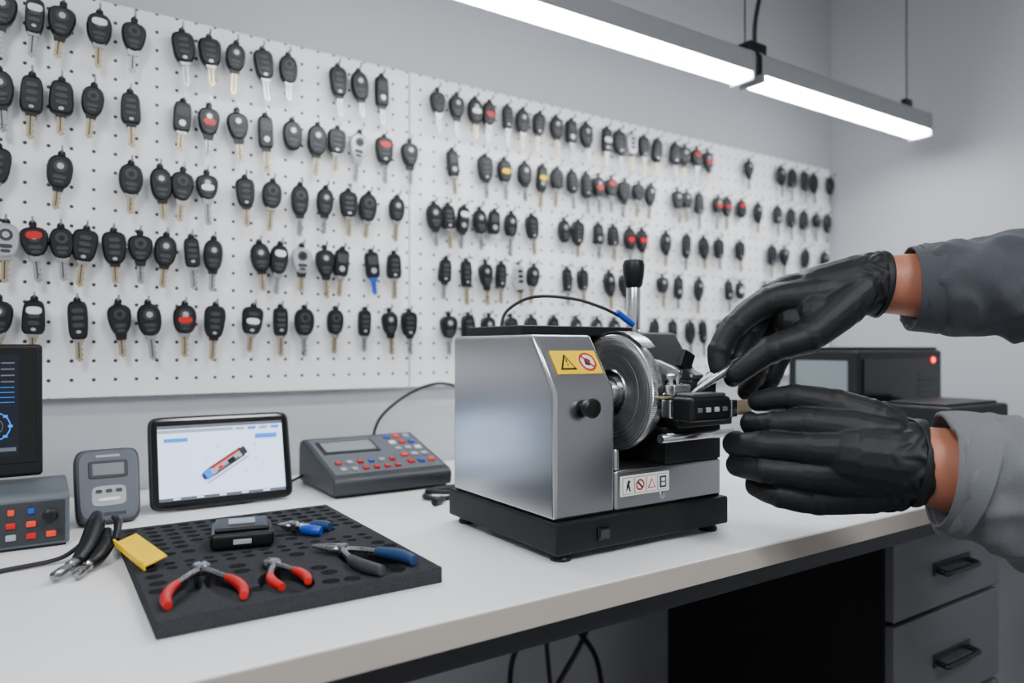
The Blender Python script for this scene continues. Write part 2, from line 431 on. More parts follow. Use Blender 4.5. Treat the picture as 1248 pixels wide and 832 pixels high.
prismX('right_housing',[(0.855,1.018),(0.855,1.125),(0.93,1.228),(1.088,1.228),(1.088,1.018)],0.838,0.975,'blackm',km,0.006)
prismX('right_housing_plate',[(0.875,1.10),(0.932,1.185),(0.99,1.185),(0.99,1.10)],0.833,0.838,'greyd',km,0.002)
lathe('cutting_wheel',(0.778,0.885,1.128),(1,0,0),[(0.004,0.02),(0.004,0.036),(0.0,0.038),(0.0,0.064),(0.0010,0.0645),(0.0010,0.0655),(0.0,0.066),(0.0,0.086),(0.003,0.0935),(0.005,0.0945),(0.013,0.0945),(0.014,0.092),(0.014,0.02)],'disc',km,360,teeth=0.0935)
lathe('wheel_backplate',(0.7925,0.885,1.128),(1,0,0),[(0,0.02),(0,0.084),(0.002,0.088),(0.016,0.088),(0.018,0.084),(0.018,0.02)],'steel2',km,96)
lathe('wheel_flange',(0.7775,0.885,1.128),(1,0,0),[(-0.001,0.026),(-0.001,0.036),(0.001,0.038),(0.006,0.038)],'tool',km,64)
lathe('wheel_hub',(0.712,0.885,1.128),(1,0,0),[(0,0.018),(0.012,0.018),(0.013,0.010),(0.040,0.010),(0.041,0.015),(0.054,0.015),(0.055,0.020),(0.060,0.020),(0.0605,0.027),(0.066,0.027)],'steel2',km,40)
lathe('hub_collar',(0.716,0.885,1.128),(1,0,0),[(0,0.025),(0.008,0.025),(0.010,0.020)],'black',km,40)
gv=[];gf=[];n=28
for i in range(n+1):
    a=R(48+95*i/n); cy,cz2=-math.cos(a),math.sin(a)
    for r_,x in ((0.097,0.784),(0.100,0.784),(0.100,0.812),(0.097,0.812)):
        gv.append((x,0.885+cy*r_,1.128+cz2*r_))
for i in range(n):
    for k in range(4): gf.append((i*4+k,i*4+(k+1)%4,(i+1)*4+(k+1)%4,(i+1)*4+k))
gf+= [(0,1,2,3),(n*4+3,n*4+2,n*4+1,n*4)]
g=mk('wheel_guard',gv,gf,'steel2',km)
lathe('adjust_knob',(0.655,0.8,1.115),(0,-1,0),[(0,0.008),(0.006,0.008),(0.0065,0.013),(0.018,0.0145),(0.021,0.012),(0.022,0.0)],'black',km,28)
lathe('screw',(0.808,0.80,0.972),(0,-1,0),[(0,0.005),(0.0015,0.005),(0.002,0.003)],'steel2',km,16)
box('power_switch',0.668,0.69,0.785,0.790,0.925,0.943,'blackg',km,0.002)
box('switch_rocker',0.671,0.687,0.783,0.787,0.929,0.94,'greyd',km,0.001)
lathe('lever_rod',(0.888,0.95,1.20),(0.01,0,1),[(0,0.015),(0.03,0.015),(0.032,0.0125),(0.105,0.0125),(0.11,0.010)],'steel2',km,28)
lathe('lever_knob',(0.889,0.95,1.308),(0.01,0,1),[(0,0.013),(0.005,0.016),(0.025,0.019),(0.040,0.020),(0.048,0.017),(0.051,0.008)],'black',km,32)
box('carriage',0.818,0.945,0.80,0.90,1.018,1.075,'blackm',km,0.004)
box('carriage_slide',0.828,0.955,0.785,0.86,1.075,1.098,'black',km,0.003)
cyl('slide_rod',(0.80,0.795,1.06),(0.965,0.795,1.06),0.007,0.007,'steel2',km,20)
cyl('slide_rod',(0.82,0.84,1.12),(0.95,0.84,1.12),0.006,0.006,'steel2',km,20)
box('vise_jaw',0.792,0.840,0.766,0.786,1.094,1.122,'steel2',km,0.003)
box('vise_jaw',0.800,0.836,0.766,0.786,1.128,1.144,'steel2',km,0.002)
boxr('key_blank_in_vise',(0.800,0.777,1.1255),(0.052,0.012,0.003),(0,0,R(6)),'brass',km,0.0008)
for x in (0.802,0.828):
    lathe('jaw_bolt',(x,0.766,1.108),(0,-1,0),[(0,0.0055),(0.003,0.0055),(0.0035,0.004)],'chrome',km,6)
box('vise_block',0.842,0.90,0.770,0.83,1.10,1.150,'black',km,0.004)
prismX('vise_lever',[(0.775,1.150),(0.772,1.158),(0.80,1.170),(0.825,1.166),(0.825,1.150)],0.852,0.872,'greyd',km,0.002)
for k in range(4):
    lathe('vise_screw',(0.812+0.022*k,0.785+0.008*(k%2),1.142),(0.1*(k-1.5),-0.2,1),[(0,0.004),(0.012,0.004),(0.013,0.0065),(0.018,0.0065),(0.019,0.003)],'chrome' if k%2 else 'steel2',km,14)
tube('spring',[(0.882+0.0020*i,0.772+0.005*math.cos(i*1.6),1.158+0.005*math.sin(i*1.6)) for i in range(16)],0.0013,'chrome',km,6,3)
boxr('tracer_arm',(0.830,0.81,1.165),(0.012,0.05,0.018),(R(20),0,R(10)),'steel2',km,0.002)
boxr('bracket',(0.86,0.80,1.180),(0.026,0.012,0.03),(0,R(25),0),'black',km,0.002)
# steel swarf on the carriage
rs=random.Random(5)
for k in range(26):
    x=rs.uniform(0.80,0.90); y=rs.uniform(0.765,0.80); z=1.1515 if x>0.842 and y>0.77 else 1.1455
    boxr('swarf',(x,y,z),(0.0035,0.0012,0.001),(rs.uniform(-0.6,0.6),rs.uniform(-0.6,0.6),rs.uniform(0,3.1)),'chrome',km)
tube('signal_wire',[(0.64,1.0,1.232),(0.652,1.0,1.262),(0.69,0.98,1.285),(0.75,0.95,1.283),(0.80,0.93,1.268),(0.845,0.92,1.248)],0.0028,'cable',km)
tube('wire_plug',[(0.825,0.922,1.262),(0.842,0.919,1.25),(0.857,0.916,1.24)],[0.005,0.006,0.005],'blue',km)
def lab(name,c,w,h,rx,m): 
    e=empty(name,c,(rx,0,0)); e.parent=km
    box('plate',-w/2,w/2,-0.0008,0.0004,-h/2,h/2,m,e); return e
a=R(-33.5)
le=lab('warning_label',(0.660,0.827-0.0006,1.179),0.084,0.040,a,'yellow')
def flat(name,pts,y,m,par):
    n=len(pts); v=[(x,y,z) for x,z in pts]+[(x,y+0.0006,z) for x,z in pts]
    f=[tuple(range(n)),tuple(range(2*n-1,n-1,-1))]+[(i,(i+1)%n,n+(i+1)%n,n+i) for i in range(n)]
    return mk(name,v,f,m,par)
def ring2(name,cx,cz,r1,r2,y,m,par,n=32):
    v=[];f=[]
    for i in range(n):
        t=2*math.pi*i/n
        v+= [(cx+math.cos(t)*r1,y,cz+math.sin(t)*r1),(cx+math.cos(t)*r2,y,cz+math.sin(t)*r2)]
    for i in range(n):
        j=(i+1)%n; f.append((2*i,2*i+1,2*j+1,2*j))
    return mk(name,v,f,m,par)
def circ(cx,cz,r,n=28): return [(cx+r*math.cos(2*math.pi*i/n),cz+r*math.sin(2*math.pi*i/n)) for i in range(n)]
flat('triangle',[(-0.034,-0.013),(-0.004,-0.013),(-0.019,0.014)],-0.0014,'black',le)
flat('triangle_in',[(-0.0292,-0.0102),(-0.0088,-0.0102),(-0.019,0.008)],-0.0019,'yellow',le)
flat('bolt',[(-0.0203,-0.001),(-0.0177,-0.001),(-0.0182,0.005),(-0.0198,0.005)],-0.0024,'black',le)
flat('bolt',[(-0.0203,-0.0065),(-0.0177,-0.0065),(-0.0177,-0.004),(-0.0203,-0.004)],-0.0024,'black',le)
flat('disc',circ(0.020,0,0.0155),-0.0014,'paper',le)
ring2('prohibition_ring',0.020,0,0.0125,0.0155,-0.0022,'red',le)
flat('bar',[(0.010,0.009),(0.0118,0.0108),(0.030,-0.009),(0.0282,-0.0108)],-0.0026,'red',le)
flat('hand_icon',[(0.014,-0.005),(0.022,-0.007),(0.026,0.002),(0.019,0.007),(0.015,0.003)],-0.0018,'greyd',le)
l2=lab('symbol_label',(0.772,0.7995,0.994),0.100,0.030,0,'paper')
for k in range(4):
    cx=-0.036+0.024*k
    flat('icon_frame',[(cx-0.0105,-0.0125),(cx+0.0105,-0.0125),(cx+0.0105,0.0125),(cx-0.0105,0.0125)],-0.0012,'greyd',l2)
    flat('icon_bg',[(cx-0.0097,-0.0117),(cx+0.0097,-0.0117),(cx+0.0097,0.0117),(cx-0.0097,0.0117)],-0.0017,'paper',l2)
flat('figure',[(-0.040,-0.009),(-0.036,-0.002),(-0.033,-0.009),(-0.031,-0.008),(-0.034,0.003),(-0.031,0.007),(-0.036,0.009),(-0.039,0.002)],-0.0022,'greyd',l2)
ring2('no_sign',-0.012,0,0.006,0.0085,-0.0022,'red',l2); flat('no_bar',[(-0.018,0.004),(-0.016,0.006),(-0.006,-0.004),(-0.008,-0.006)],-0.0026,'greyd',l2)
flat('tri',[(0.004,-0.007),(0.020,-0.007),(0.012,0.008)],-0.0022,'red',l2); flat('tri_in',[(0.0068,-0.0055),(0.0172,-0.0055),(0.012,0.0045)],-0.0027,'paper',l2)
flat('glyph',[(0.029,-0.009),(0.043,-0.009),(0.043,0.009),(0.029,0.009)],-0.0022,'greyd',l2)
flat('glyph_in',[(0.0325,-0.006),(0.0395,-0.006),(0.0395,-0.001),(0.0325,-0.001)],-0.0027,'paper',l2)
flat('glyph_in',[(0.0325,0.001),(0.0395,0.001),(0.0395,0.006),(0.0325,0.006)],-0.0027,'paper',l2)

rk=empty('remote_car_key')
box('fob',0.786,0.872,0.718,0.760,1.092,1.128,'black',rk,0.006)
box('fob_top',0.792,0.866,0.723,0.756,1.126,1.133,'greyd',rk,0.003)
for k in range(4):
    box('button',0.797+0.018*k,0.806+0.018*k,0.7155,0.719,1.106,1.113,'greyl' if k in(1,2) else 'grey',rk,0.001)
box('blade_root',0.870,0.884,0.717,0.738,1.096,1.122,'tool',rk,0.002)
prismX('blade',[(0.722,1.098),(0.722,1.119),(0.727,1.121),(0.731,1.116),(0.731,1.098)],0.883,0.924,'brass',rk,0.001)

# ---------------------------------------------------------------- arms with gloved hands
K=0.001246
FR=(0.878,0.726,1.105); FROT=(0,0,R(-33.5))
def S(p): return Vector(p)*K
def build_glove(name,chains,parent,wx,seed,balls=(),voxel=0.0016):
    V=[];F=[]
    def add(v,f):
        b=len(V); V.extend(v); F.extend([tuple(i+b for i in q) for q in f])
    def ball(c,r,seg=16):
        v=[];f=[]
        for j in range(1,8):
            ph=math.pi*j/8
            for i in range(seg):
                t=2*math.pi*i/seg; v.append(Vector(c)+Vector((math.sin(ph)*math.cos(t),math.sin(ph)*math.sin(t),math.cos(ph)))*r)
        v.append(Vector(c)+Vector((0,0,r))); v.append(Vector(c)-Vector((0,0,r)))
        for j in range(6):
            for i in range(seg): f.append((j*seg+i,(j+1)*seg+i,(j+1)*seg+(i+1)%seg,j*seg+(i+1)%seg))
        for i in range(seg):
            f.append((7*seg,i,(i+1)%seg)); f.append((7*seg+1,6*seg+(i+1)%seg,6*seg+i))
        add(v,f)
    for ci,(pts,rads) in enumerate(chains):
        P=[S(p) for p in pts]; Q=[r*K for r in rads]
        v,f=sweep_geo(P,Q,18,True,None,5); add(v,f)
        if ci>0: ball(P[0],Q[0]*0.99)
        ball(P[-1],Q[-1]*0.99)
        if ci>0:
            for i in range(2,len(P)-1): ball(P[i],Q[i]*1.08)
    for c,r in balls: ball(S(c),r*K)
    o=mk(name,V,F,'glove',parent)
    md=o.modifiers.new('r','REMESH'); md.mode='VOXEL'; md.voxel_size=voxel; md.use_smooth_shade=True
    md=o.modifiers.new('s','SMOOTH'); md.factor=0.5; md.iterations=5
    bake(o)
    me=o.data
    nrm=[v.normal.copy() for v in me.vertices]
    for v,nn in zip(me.vertices,nrm):
        c=v.co; off=Vector((seed*3.1,0,0))
        q=Vector((c.x*40,c.y*20,c.z*20))+off
        d=(1-abs(noise.noise(q))*2.2)*0.00045
        d+=noise.noise(Vector((c.x*120,c.y*60,c.z*60))+off)*0.00022
        wz=max(0,min(1,(c.x/K-(wx-45))/35))
        d+=wz*0.0014*math.sin(c.x*280+noise.noise(Vector((c.x*20,c.y*35,c.z*35))+off)*8)
        v.co=c+nn*d
    for p in me.polygons: p.use_smooth=True
    return o
def folds(amp,seed):
    rnd=random.Random(seed); ph=[rnd.uniform(0,6.28) for _ in range(8)]
    def f(s,t):
        a=amp*(math.sin(s*17+math.sin(t+ph[0])*2.2+ph[1])*0.5+math.sin(s*34+math.cos(2*t+ph[2])*2.6+ph[3])*0.4+math.sin(3*t+s*7+ph[4])*0.3)
        q=noise.noise(Vector((s*9,math.cos(t)*1.6+seed,math.sin(t)*1.6)))
        a+=amp*1.3*(0.35-abs(q)*1.6)
        return 1+a*min(1,max(0,(s-0.04)*8))
    return f
def sleeve(name,pts,rads,m,parent,amp,seed,far=True):
    P=[S(p) for p in pts]; Q=[r*K for r in rads]
    v,f=sweep_geo(P,Q,80,False,folds(amp,seed),22)
    n=len(v)
    if far: f.append(tuple(range(n-80,n)))
    o=mk(name,v,f,m,parent)
    for p in o.data.polygons: p.use_smooth=len(p.vertices)==4
    md=o.modifiers.new('sol','SOLIDIFY'); md.thickness=0.003; md.offset=-1
    return o
person=empty('technician_arms',FR,FROT)
right=[
 ([(200,38,157),(192,39,158),(178,41,158),(155,43,153),(122,46,145)],[42,40,38,37,35]),
 ([(165,34,150),(112,34,140),(56,32,134),(14,28,104),(-6,25,74),(-9,20,52)],[29,27,18,15.5,14,11.5]),
 ([(165,44,156),(118,48,150),(76,48,145),(40,50,98),(22,46,62),(14,36,38)],[29,27,18,15.5,14,11.5]),
 ([(165,52,154),(125,62,144),(100,68,136),(68,72,82),(50,64,44),(36,50,20)],[28,26,18,15.5,14,11.5]),
 ([(167,58,148),(140,74,134),(124,86,122),(98,92,72),(78,84,34),(58,68,14)],[26,24,17,14.5,13,11]),
 ([(170,28,146),(138,16,122),(94,4,90),(48,-2,74),(9,5,44)],[28,26,20,16.5,12.5]),
]
rb=[((112,28,120),30),((86,32,110),22),((120,60,122),28),((95,56,104),20)]
build_glove('right_glove',right,person,194,1,rb)
tube('right_wrist',[S((186,39,158)),S((222,36.5,157)),S((270,26,154))],[36*K,38*K,43*K],'skin',person,32)
tube('right_glove_cuff',[S((195,38.5,157.5)),S((200,38.2,157.3)),S((203,38,157))],[42*K,43.2*K,42*K],'glove',person,40)
sleeve('right_sleeve',[(240,32,151),(252,29,151),(300,13,152),(363,-8,148),(430,-40,130),(520,-100,80)],[51,53,60,68,76,84],'cloth',person,0.08,3)
sleeve('right_cuff_hem',[(236,33,151),(252,29,151),(266,25,151)],[53,55,57.5],'cloth',person,0.0,3,False)
left=[
 ([(182,-77,-51),(174,-76,-51),(162,-72,-50),(146,-67,-48),(122,-60,-46)],[48,46,44,43,41]),
 ([(158,-66,-32),(115,-54,-18),(74,-46,-11),(42,-35,-13),(24,-10,-16),(28,12,-13)],[34,28,18,15,13,11]),
 ([(158,-74,-44),(115,-64,-40),(68,-54,-38),(20,-45,-36),(0,-17,-38),(12,10,-36)],[36,30,18.5,15.5,13.5,11]),
 ([(158,-72,-60),(118,-62,-64),(70,-52,-68),(24,-46,-64),(4,-18,-63),(18,8,-57)],[36,30,18.5,15,13.5,11]),
 ([(160,-66,-76),(132,-56,-86),(88,-44,-98),(46,-42,-94),(26,-18,-88),(36,6,-82)],[32,27,18,14.5,12.5,10.5]),
 ([(165,-56,-24),(148,-52,-10),(108,-42,8),(68,-28,17),(32,-6,12)],[30,28,20.5,16,12.5]),
]
lb=[((112,-40,-42),32),((104,-38,-14),24)]
build_glove('left_glove',left,person,174,2,lb)
tube('left_wrist',[S((165,-73,-50)),S((195,-81,-54)),S((240,-93,-62))],[40*K,43*K,50*K],'skin',person,32)
tube('left_glove_cuff',[S((178,-76.5,-51)),S((182,-77,-51)),S((185,-78,-51.5))],[48*K,49.2*K,48*K],'glove',person,40)
sleeve('left_sleeve',[(212,-84,-58),(224,-88,-60),(280,-108,-76),(345,-135,-96),(430,-175,-120)],[62,64,77,86,92],'cloth2',person,0.085,8)
sleeve('left_cuff_hem',[(207,-83,-57),(222,-87.5,-59),(238,-93,-64)],[61,65,69],'cloth2',person,0.0,3,False)
tl=empty('steel_tweezers',FR,FROT)
v,f=sweep_geo([S((-46,14,18)),S((-24,13,33)),S((-3,12,47)),S((22,14,62))],[2.5*K,4.5*K,6*K,6*K],10)
o=mk('shank',v,f,'tool',tl,smooth=True)
v,f=sweep_geo([S((-45,22,22)),S((-24,21,38)),S((0,17,51)),S((20,16,62))],[2*K,4*K,5*K,5*K],10)
o=mk('arm',v,f,'tool',tl,smooth=True)

# ---------------------------------------------------------------- foam tool tray
def foam():
    o=box('foam_tool_tray',0.102,0.432,0.815,1.257,0.9005,0.920,'foam',None)
    V=[];F=[]
    def c(x,y,r,z0=0.904,sx=1,sy=1,rot=0,seg=20):
        b=len(V)
        for z in (z0,0.93):
            for i in range(seg):
                t=2*math.pi*i/seg; px=math.cos(t)*r*sx; py=math.sin(t)*r*sy
                V.append((x+px*math.cos(rot)-py*math.sin(rot),y+px*math.sin(rot)+py*math.cos(rot),z))
        F.append(tuple(b+i for i in range(seg-1,-1,-1))); F.append(tuple(b+seg+i for i in range(seg)))
        for i in range(seg): F.append((b+i,b+(i+1)%seg,b+seg+(i+1)%seg,b+seg+i))
    for yy in (1.238,1.211,1.184,1.157,1.130,1.103):
        x=0.146 if yy<1.2 else 0.120
        while x<0.425:
            if not (0.19<x<0.30 and 1.03<yy<1.13) and not (0.305<x<0.39 and yy<1.14): c(x,yy,0.0092)
            x+=0.0245
    for x in (0.150,0.175): c(x,1.072,0.0092)
    for x in [0.120+0.024*i for i in range(13)]:
        c(x,1.0245,0.0072)
        c(x,1.003,0.0072)
    c(0.312,1.06,0.0095); c(0.418,1.075,0.0095); c(0.305,1.085,0.0095)
    for (x,y) in ((0.120,0.975),(0.120,0.945),(0.295,0.840),(0.32,0.835),(0.215,0.965),(0.215,0.94),(0.410,0.97),(0.418,0.945),(0.295,0.975),(0.305,0.875),(0.30,0.90),(0.116,0.915),(0.215,0.86)): c(x,y,0.0105)
    c(0.140,0.90,0.055,0.906,0.35,1.0,R(-22)); c(0.186,0.89,0.055,0.906,0.35,1.0,R(8))
    c(0.250,0.87,0.050,0.906,0.62,1.0,0)
    c(0.365,0.885,0.062,0.906,0.42,1.0,R(16)); c(0.348,1.082,0.032,0.906,1.2,0.6,0)
    me=bpy.data.meshes.new('c'); me.from_pydata(V,[],F); co=bpy.data.objects.new('c',me); SC.objects.link(co)
    bm=bmesh.new(); bm.from_mesh(me); bmesh.ops.recalc_face_normals(bm,faces=bm.faces); bm.to_mesh(me); bm.free()
    md=o.modifiers.new('b','BOOLEAN'); md.operation='DIFFERENCE'; md.object=co; md.solver='EXACT'; md.use_self=True
    bpy.context.view_layer.update(); bake(o)
    bpy.data.objects.remove(co)
    return o
foam()
def pliers(name,tip,pivot,h1,h2,z,m1,m2,rg=0.0055,jl=1.0):
    e=empty(name)
    tip=Vector((*tip,z)); pv=Vector((*pivot,z)); ax=(tip-pv).normalized(); sd=Vector((-ax.y,ax.x,0))
    for sgn,h,m in ((1,h1,m1),(-1,h2,m2)):
        hv=Vector((*h,z)); dv=hv-pv; s=sd*sgn
        v,f=sweep_geo([pv+s*0.004,pv+ax*0.008+s*0.0065,pv+(tip-pv)*0.6+s*0.0045,tip+s*0.0015],[0.0045,0.0055,0.0038,0.0014],10,True,None,4)
        mk('jaw',v,f,'tool',e,smooth=True)
        mid=pv+dv*0.45; perp=Vector((-dv.y,dv.x,0)).normalized(); 
        if perp.dot(hv-(Vector((*h1,z))+Vector((*h2,z)))/2)<0: perp=-perp
        bow=perp*dv.length*0.10
        tube('shank',[pv+ax*0.004-s*0.003,pv+dv*0.2+bow*0.5,pv+dv*0.48+bow*0.95],[0.0045,0.0042,0.0036],'tool',e)
        tube('grip',[pv+dv*0.42+bow*0.9,pv+dv*0.6+bow,pv+dv*0.82+bow*0.7,hv],[rg*0.75,rg,rg*1.05,rg*0.8],m,e,14)
    lathe('pivot',pv+Vector((0,0,-0.004)),(0,0,1),[(0,0.009),(0.008,0.009),(0.010,0.007),(0.0105,0.003)],'tool',e,24)
    return e
pliers('cutting_pliers',(0.176,0.985),(0.169,0.955),(0.116,0.838),(0.191,0.826),0.9265,'red','red',0.0058)
pliers('cutting_pliers',(0.247,0.955),(0.250,0.922),(0.2345,0.831),(0.2655,0.834),0.9265,'red','red',0.0055)
pliers('needle_nose_pliers',(0.3165,0.974),(0.345,0.938),(0.352,0.818),(0.402,0.834),0.9285,'greyd','blued',0.0078)
pliers('flush_cutter_pliers',(0.310,1.120),(0.328,1.100),(0.352,1.045),(0.372,1.062),0.9285,'blue','blued',0.0078)
yw=empty('yellow_plastic_scraper',(0.116,1.075,0.9265),(0,R(-18),R(8)))
box('blade',-0.015,0.015,-0.072,0.072,0.003,0.006,'yellow',yw,0.001)
box('lip',-0.0155,-0.0125,-0.072,0.072,-0.001,0.012,'yellow',yw,0.001)
pk=empty('key_programmer_box',(0.246,1.075,0.9205),(0,0,R(-12)))
box('body',-0.042,0.042,-0.040,0.040,0,0.024,'black',pk,0.007)
box('lid',-0.036,0.036,-0.034,0.034,0.023,0.030,'black',pk,0.004)
box('glass',-0.018,0.018,-0.014,0.018,0.0295,0.0315,'lcd',pk,0.002)
box('port',-0.012,0.012,-0.0415,-0.039,0.008,0.015,'greyl',pk,0.001)

# ---------------------------------------------------------------- probe cable
pr=empty('clip_probe_cable')
tube('cable',[(-0.30,1.10,0.904),(-0.12,1.14,0.904),(-0.04,1.17,0.904),(0.02,1.18,0.906),(0.045,1.19,0.915),(0.060,1.19,0.93)],0.0032,'cable',pr)
tube('probe_body',[(0.074,1.215,0.955),(0.070,1.19,0.945),(0.058,1.15,0.926),(0.045,1.12,0.915)],[0.008,0.013,0.012,0.008],'black',pr,16)
tube('probe_body_2',[(0.085,1.19,0.935),(0.082,1.16,0.925),(0.070,1.13,0.915),(0.060,1.115,0.911)],[0.007,0.011,0.010,0.007],'black',pr,16)
lathe('probe_tip',(0.047,1.126,0.915),(-0.55,-0.85,-0.10),[(0,0.007),(0.02,0.0075),(0.022,0.005),(0.036,0.0065),(0.052,0.0065),(0.058,0.003)],'tool',pr,20)
lathe('probe_tip_2',(0.062,1.12,0.911),(-0.4,-0.85,-0.06),[(0,0.006),(0.014,0.007),(0.016,0.0045),(0.030,0.006),(0.044,0.006),(0.048,0.003)],'tool',pr,20)
tube('lever_clip',[(0.095,1.21,0.95),(0.098,1.18,0.948),(0.092,1.15,0.93)],[0.004,0.006,0.004],'black',pr,12)

# ---------------------------------------------------------------- control box + monitor
cb=empty('bench_power_controller')
prismX('body',[(1.285,0.904),(1.292,0.975),(1.30,0.982),(1.46,0.982),(1.46,0.904)],-0.24,0.042,'grey',cb,0.004)
box('underside',-0.235,0.037,1.29,1.455,0.9005,0.905,'black',cb)
prismX('face',[(1.2845,0.908),(1.2905,0.970),(1.295,0.970),(1.295,0.908)],-0.235,0.036,'greyd',cb,0.001)
cols=['orange','blue','greyl','red','white','blue','greyl','orange']
for iz,z in enumerate((0.921,0.938,0.957)):
    for ix in range(9):
        x=0.018-0.025*ix
        if ix==0 and iz>0: continue
        y=1.2845+(z-0.908)*0.097
        m=cols[(ix*3+iz*5)%8]
        boxr('button',(x,y-0.001,z),(0.013 if iz!=2 else 0.009,0.005,0.009),(R(-5),0,0),m,cb,0.002)
lathe('joystick',(0.017,1.287,0.948),(0,-1,0.1),[(0,0.010),(0.004,0.010),(0.006,0.005),(0.016,0.004),(0.020,0.007),(0.025,0.006)],'black',cb,20)
mo=empty('diagnostic_monitor',(0.008,1.41,0.9845),(R(-4),0,R(2)))
box('shell',-0.32,0,-0.012,0.02,0.008,0.222,'black',mo,0.006)
box('glass',-0.312,-0.008,-0.0135,-0.011,0.030,0.214,'blackg',mo,0.001)
box('display',-0.305,-0.032,-0.0145,-0.0130,0.042,0.205,'scrdark',mo)
ring2('gauge',-0.066,0.090,0.0215,0.0232,-0.0152,'scrblue',mo)
ring2('gauge',-0.066,0.090,0.012,0.0130,-0.0152,'scrgrey',mo)
for q in range(8):
    a_=q*math.pi/4; cx=-0.066+0.0225*math.cos(a_); cz=0.090+0.0225*math.sin(a_)
    flat('node',rect(cx-0.003,cx+0.003,cz-0.002,cz+0.002),-0.0155,'scrblue',mo)
for q in range(5): flat('trace',rect(-0.075+0.004*q,-0.0742+0.004*q,0.118,0.128+0.008*q),-0.0152,'scrblue',mo)
for q in range(4): flat('trace',rect(-0.075+0.004*q,-0.038,0.1275+0.008*q,0.1283+0.008*q),-0.0152,'scrblue',mo)
for q in range(12): flat('readout',rect(-0.12,-0.092-0.01*(q%3),0.05+q*0.012,0.0525+q*0.012),-0.0152,'scrblue' if q%2 else 'scrgrey',mo)
for q in range(4): flat('readout',rect(-0.056,-0.038,0.160+q*0.010,0.1622+q*0.010),-0.0152,'scrgrey',mo)
flat('readout',rect(-0.09,-0.036,0.050,0.056),-0.0152,'scrgrey',mo)
box('neck',-0.20,-0.12,0.0,0.03,-0.001,0.03,'black',mo,0.003)

# ---------------------------------------------------------------- handheld meter
hm=empty('handheld_programmer',(0.103,1.39,0.9015),(R(-17),0,R(2)))
def extobj(name,out,yb,yf,m,par,ch=0.003,sc=0.95):
    b=MB(); b.ext(out,yb,yf,0,Matrix.Identity(4),ch,sc)
    return mk(name,b.v,b.f,m,par,0)
out=sup(0.098,0.128,0.28,0.02,n=40,cz=0.066)
extobj('body',out,0.03,0.0,'greyd',hm,0.004,0.96)
extobj('front_shell',sup(0.092,0.120,0.3,0.02,n=40,cz=0.067),0.0,-0.006,'grey',hm,0.004,0.93)
extobj('lcd',sup(0.060,0.030,0.2,n=24,cz=0.093),-0.005,-0.0075,'greyd',hm,0.001)
extobj('lcd_panel',rect(-0.024,0.024,0.083,0.103),-0.007,-0.0085,'lcd',hm,0.0005)
extobj('label',sup(0.052,0.034,0.4,n=24,cz=0.048),-0.005,-0.0075,'greyl',hm,0.001)
for q in range(3): extobj('key_pad',sup(0.010,0.006,0.6,n=12,cx=-0.015+0.015*q,cz=0.056),-0.007,-0.009,'greyd',hm,0.0005)
extobj('key_pad',sup(0.034,0.006,0.6,n=12,cz=0.042),-0.007,-0.009,'white',hm,0.0005)
extobj('brand_strip',rect(-0.018,0.018,0.114,0.118),-0.005,-0.0068,'greyl',hm,0.0003)
extobj('vent_strip',rect(-0.025,0.025,0.014,0.020),-0.005,-0.0068,'greyd',hm,0.0003)

# ---------------------------------------------------------------- tablet
tb=empty('tablet_computer',(0.298,1.432,0.9035),(R(-14),0,0))
extobj('body',sup(0.256,0.172,0.14,n=60,cz=0.087),0.012,-0.002,'black',tb,0.003,0.985)
extobj('glass',sup(0.246,0.163,0.1,n=40,cz=0.087),-0.001,-0.0028,'blackg',tb,0.0004)
box('display',-0.113,0.113,-0.0036,-0.0026,0.017,0.155,'screen',tb)
flat('status_bar',rect(-0.113,0.113,0.149,0.155),-0.0042,'scrgrey',tb)
flat('header',rect(-0.113,0.02,0.141,0.147),-0.0042,'scrsil',tb)
for q in range(4): flat('tab',rect(0.025+0.022*q,0.041+0.022*q,0.1405,0.1465),-0.0042,'scrblue' if q%2 else 'scrsil',tb)
flat('button',rect(-0.103,-0.062,0.124,0.131),-0.0046,'scrblue',tb)
flat('button',rect(0.060,0.102,0.122,0.131),-0.0046,'scrblue',tb)
flat('footer',rect(-0.113,0.113,0.017,0.0225),-0.0042,'scrgrey',tb)
for q in range(5): flat('footer_icon',rect(-0.09+q*0.04,-0.078+q*0.04,0.0185,0.0215),-0.0048,'screen',tb)
def rr(cx,cz,w,h,a): 
    c_,s_=math.cos(a),math.sin(a)
    return [(cx+x*c_-z*s_,cz+x*s_+z*c_) for x,z in ((-w/2,-h/2),(w/2,-h/2),(w/2,h/2),(-w/2,h/2))]
A=R(31)
flat('pic_shadow',rr(0.008,0.066,0.090,0.003,A),-0.0042,'scrsil',tb)
flat('pic_body_edge',rr(0.004,0.080,0.072,0.019,A),-0.0045,'greyd',tb)
flat('pic_body',rr(0.003,0.079,0.066,0.013,A),-0.0048,'scrsil',tb)
flat('pic_red',rr(0.003,0.086,0.058,0.0035,A),-0.0054,'scrred',tb)
flat('pic_mid',rr(0.008,0.076,0.046,0.004,A),-0.0056,'scrgrey',tb)
flat('pic_slot',rr(0.014,0.083,0.014,0.009,A),-0.0058,'black',tb)
flat('pic_slot2',rr(-0.006,0.071,0.008,0.007,A),-0.0058,'scrred',tb)
flat('pic_tail',rr(-0.029,0.060,0.014,0.018,A),-0.0058,'scrblue',tb)
flat('pic_tail2',rr(-0.036,0.056,0.006,0.012,A),-0.0060,'blued',tb)
flat('pic_head',rr(0.037,0.100,0.010,0.015,A),-0.0058,'greyd',tb)
for (x,z) in ((0.06,0.085),(0.04,0.06),(-0.03,0.09),(0.07,0.07),(-0.01,0.11),(0.06,0.11)): flat('callout',circ(x,z,0.0018,10),-0.0046,'scrsil',tb)
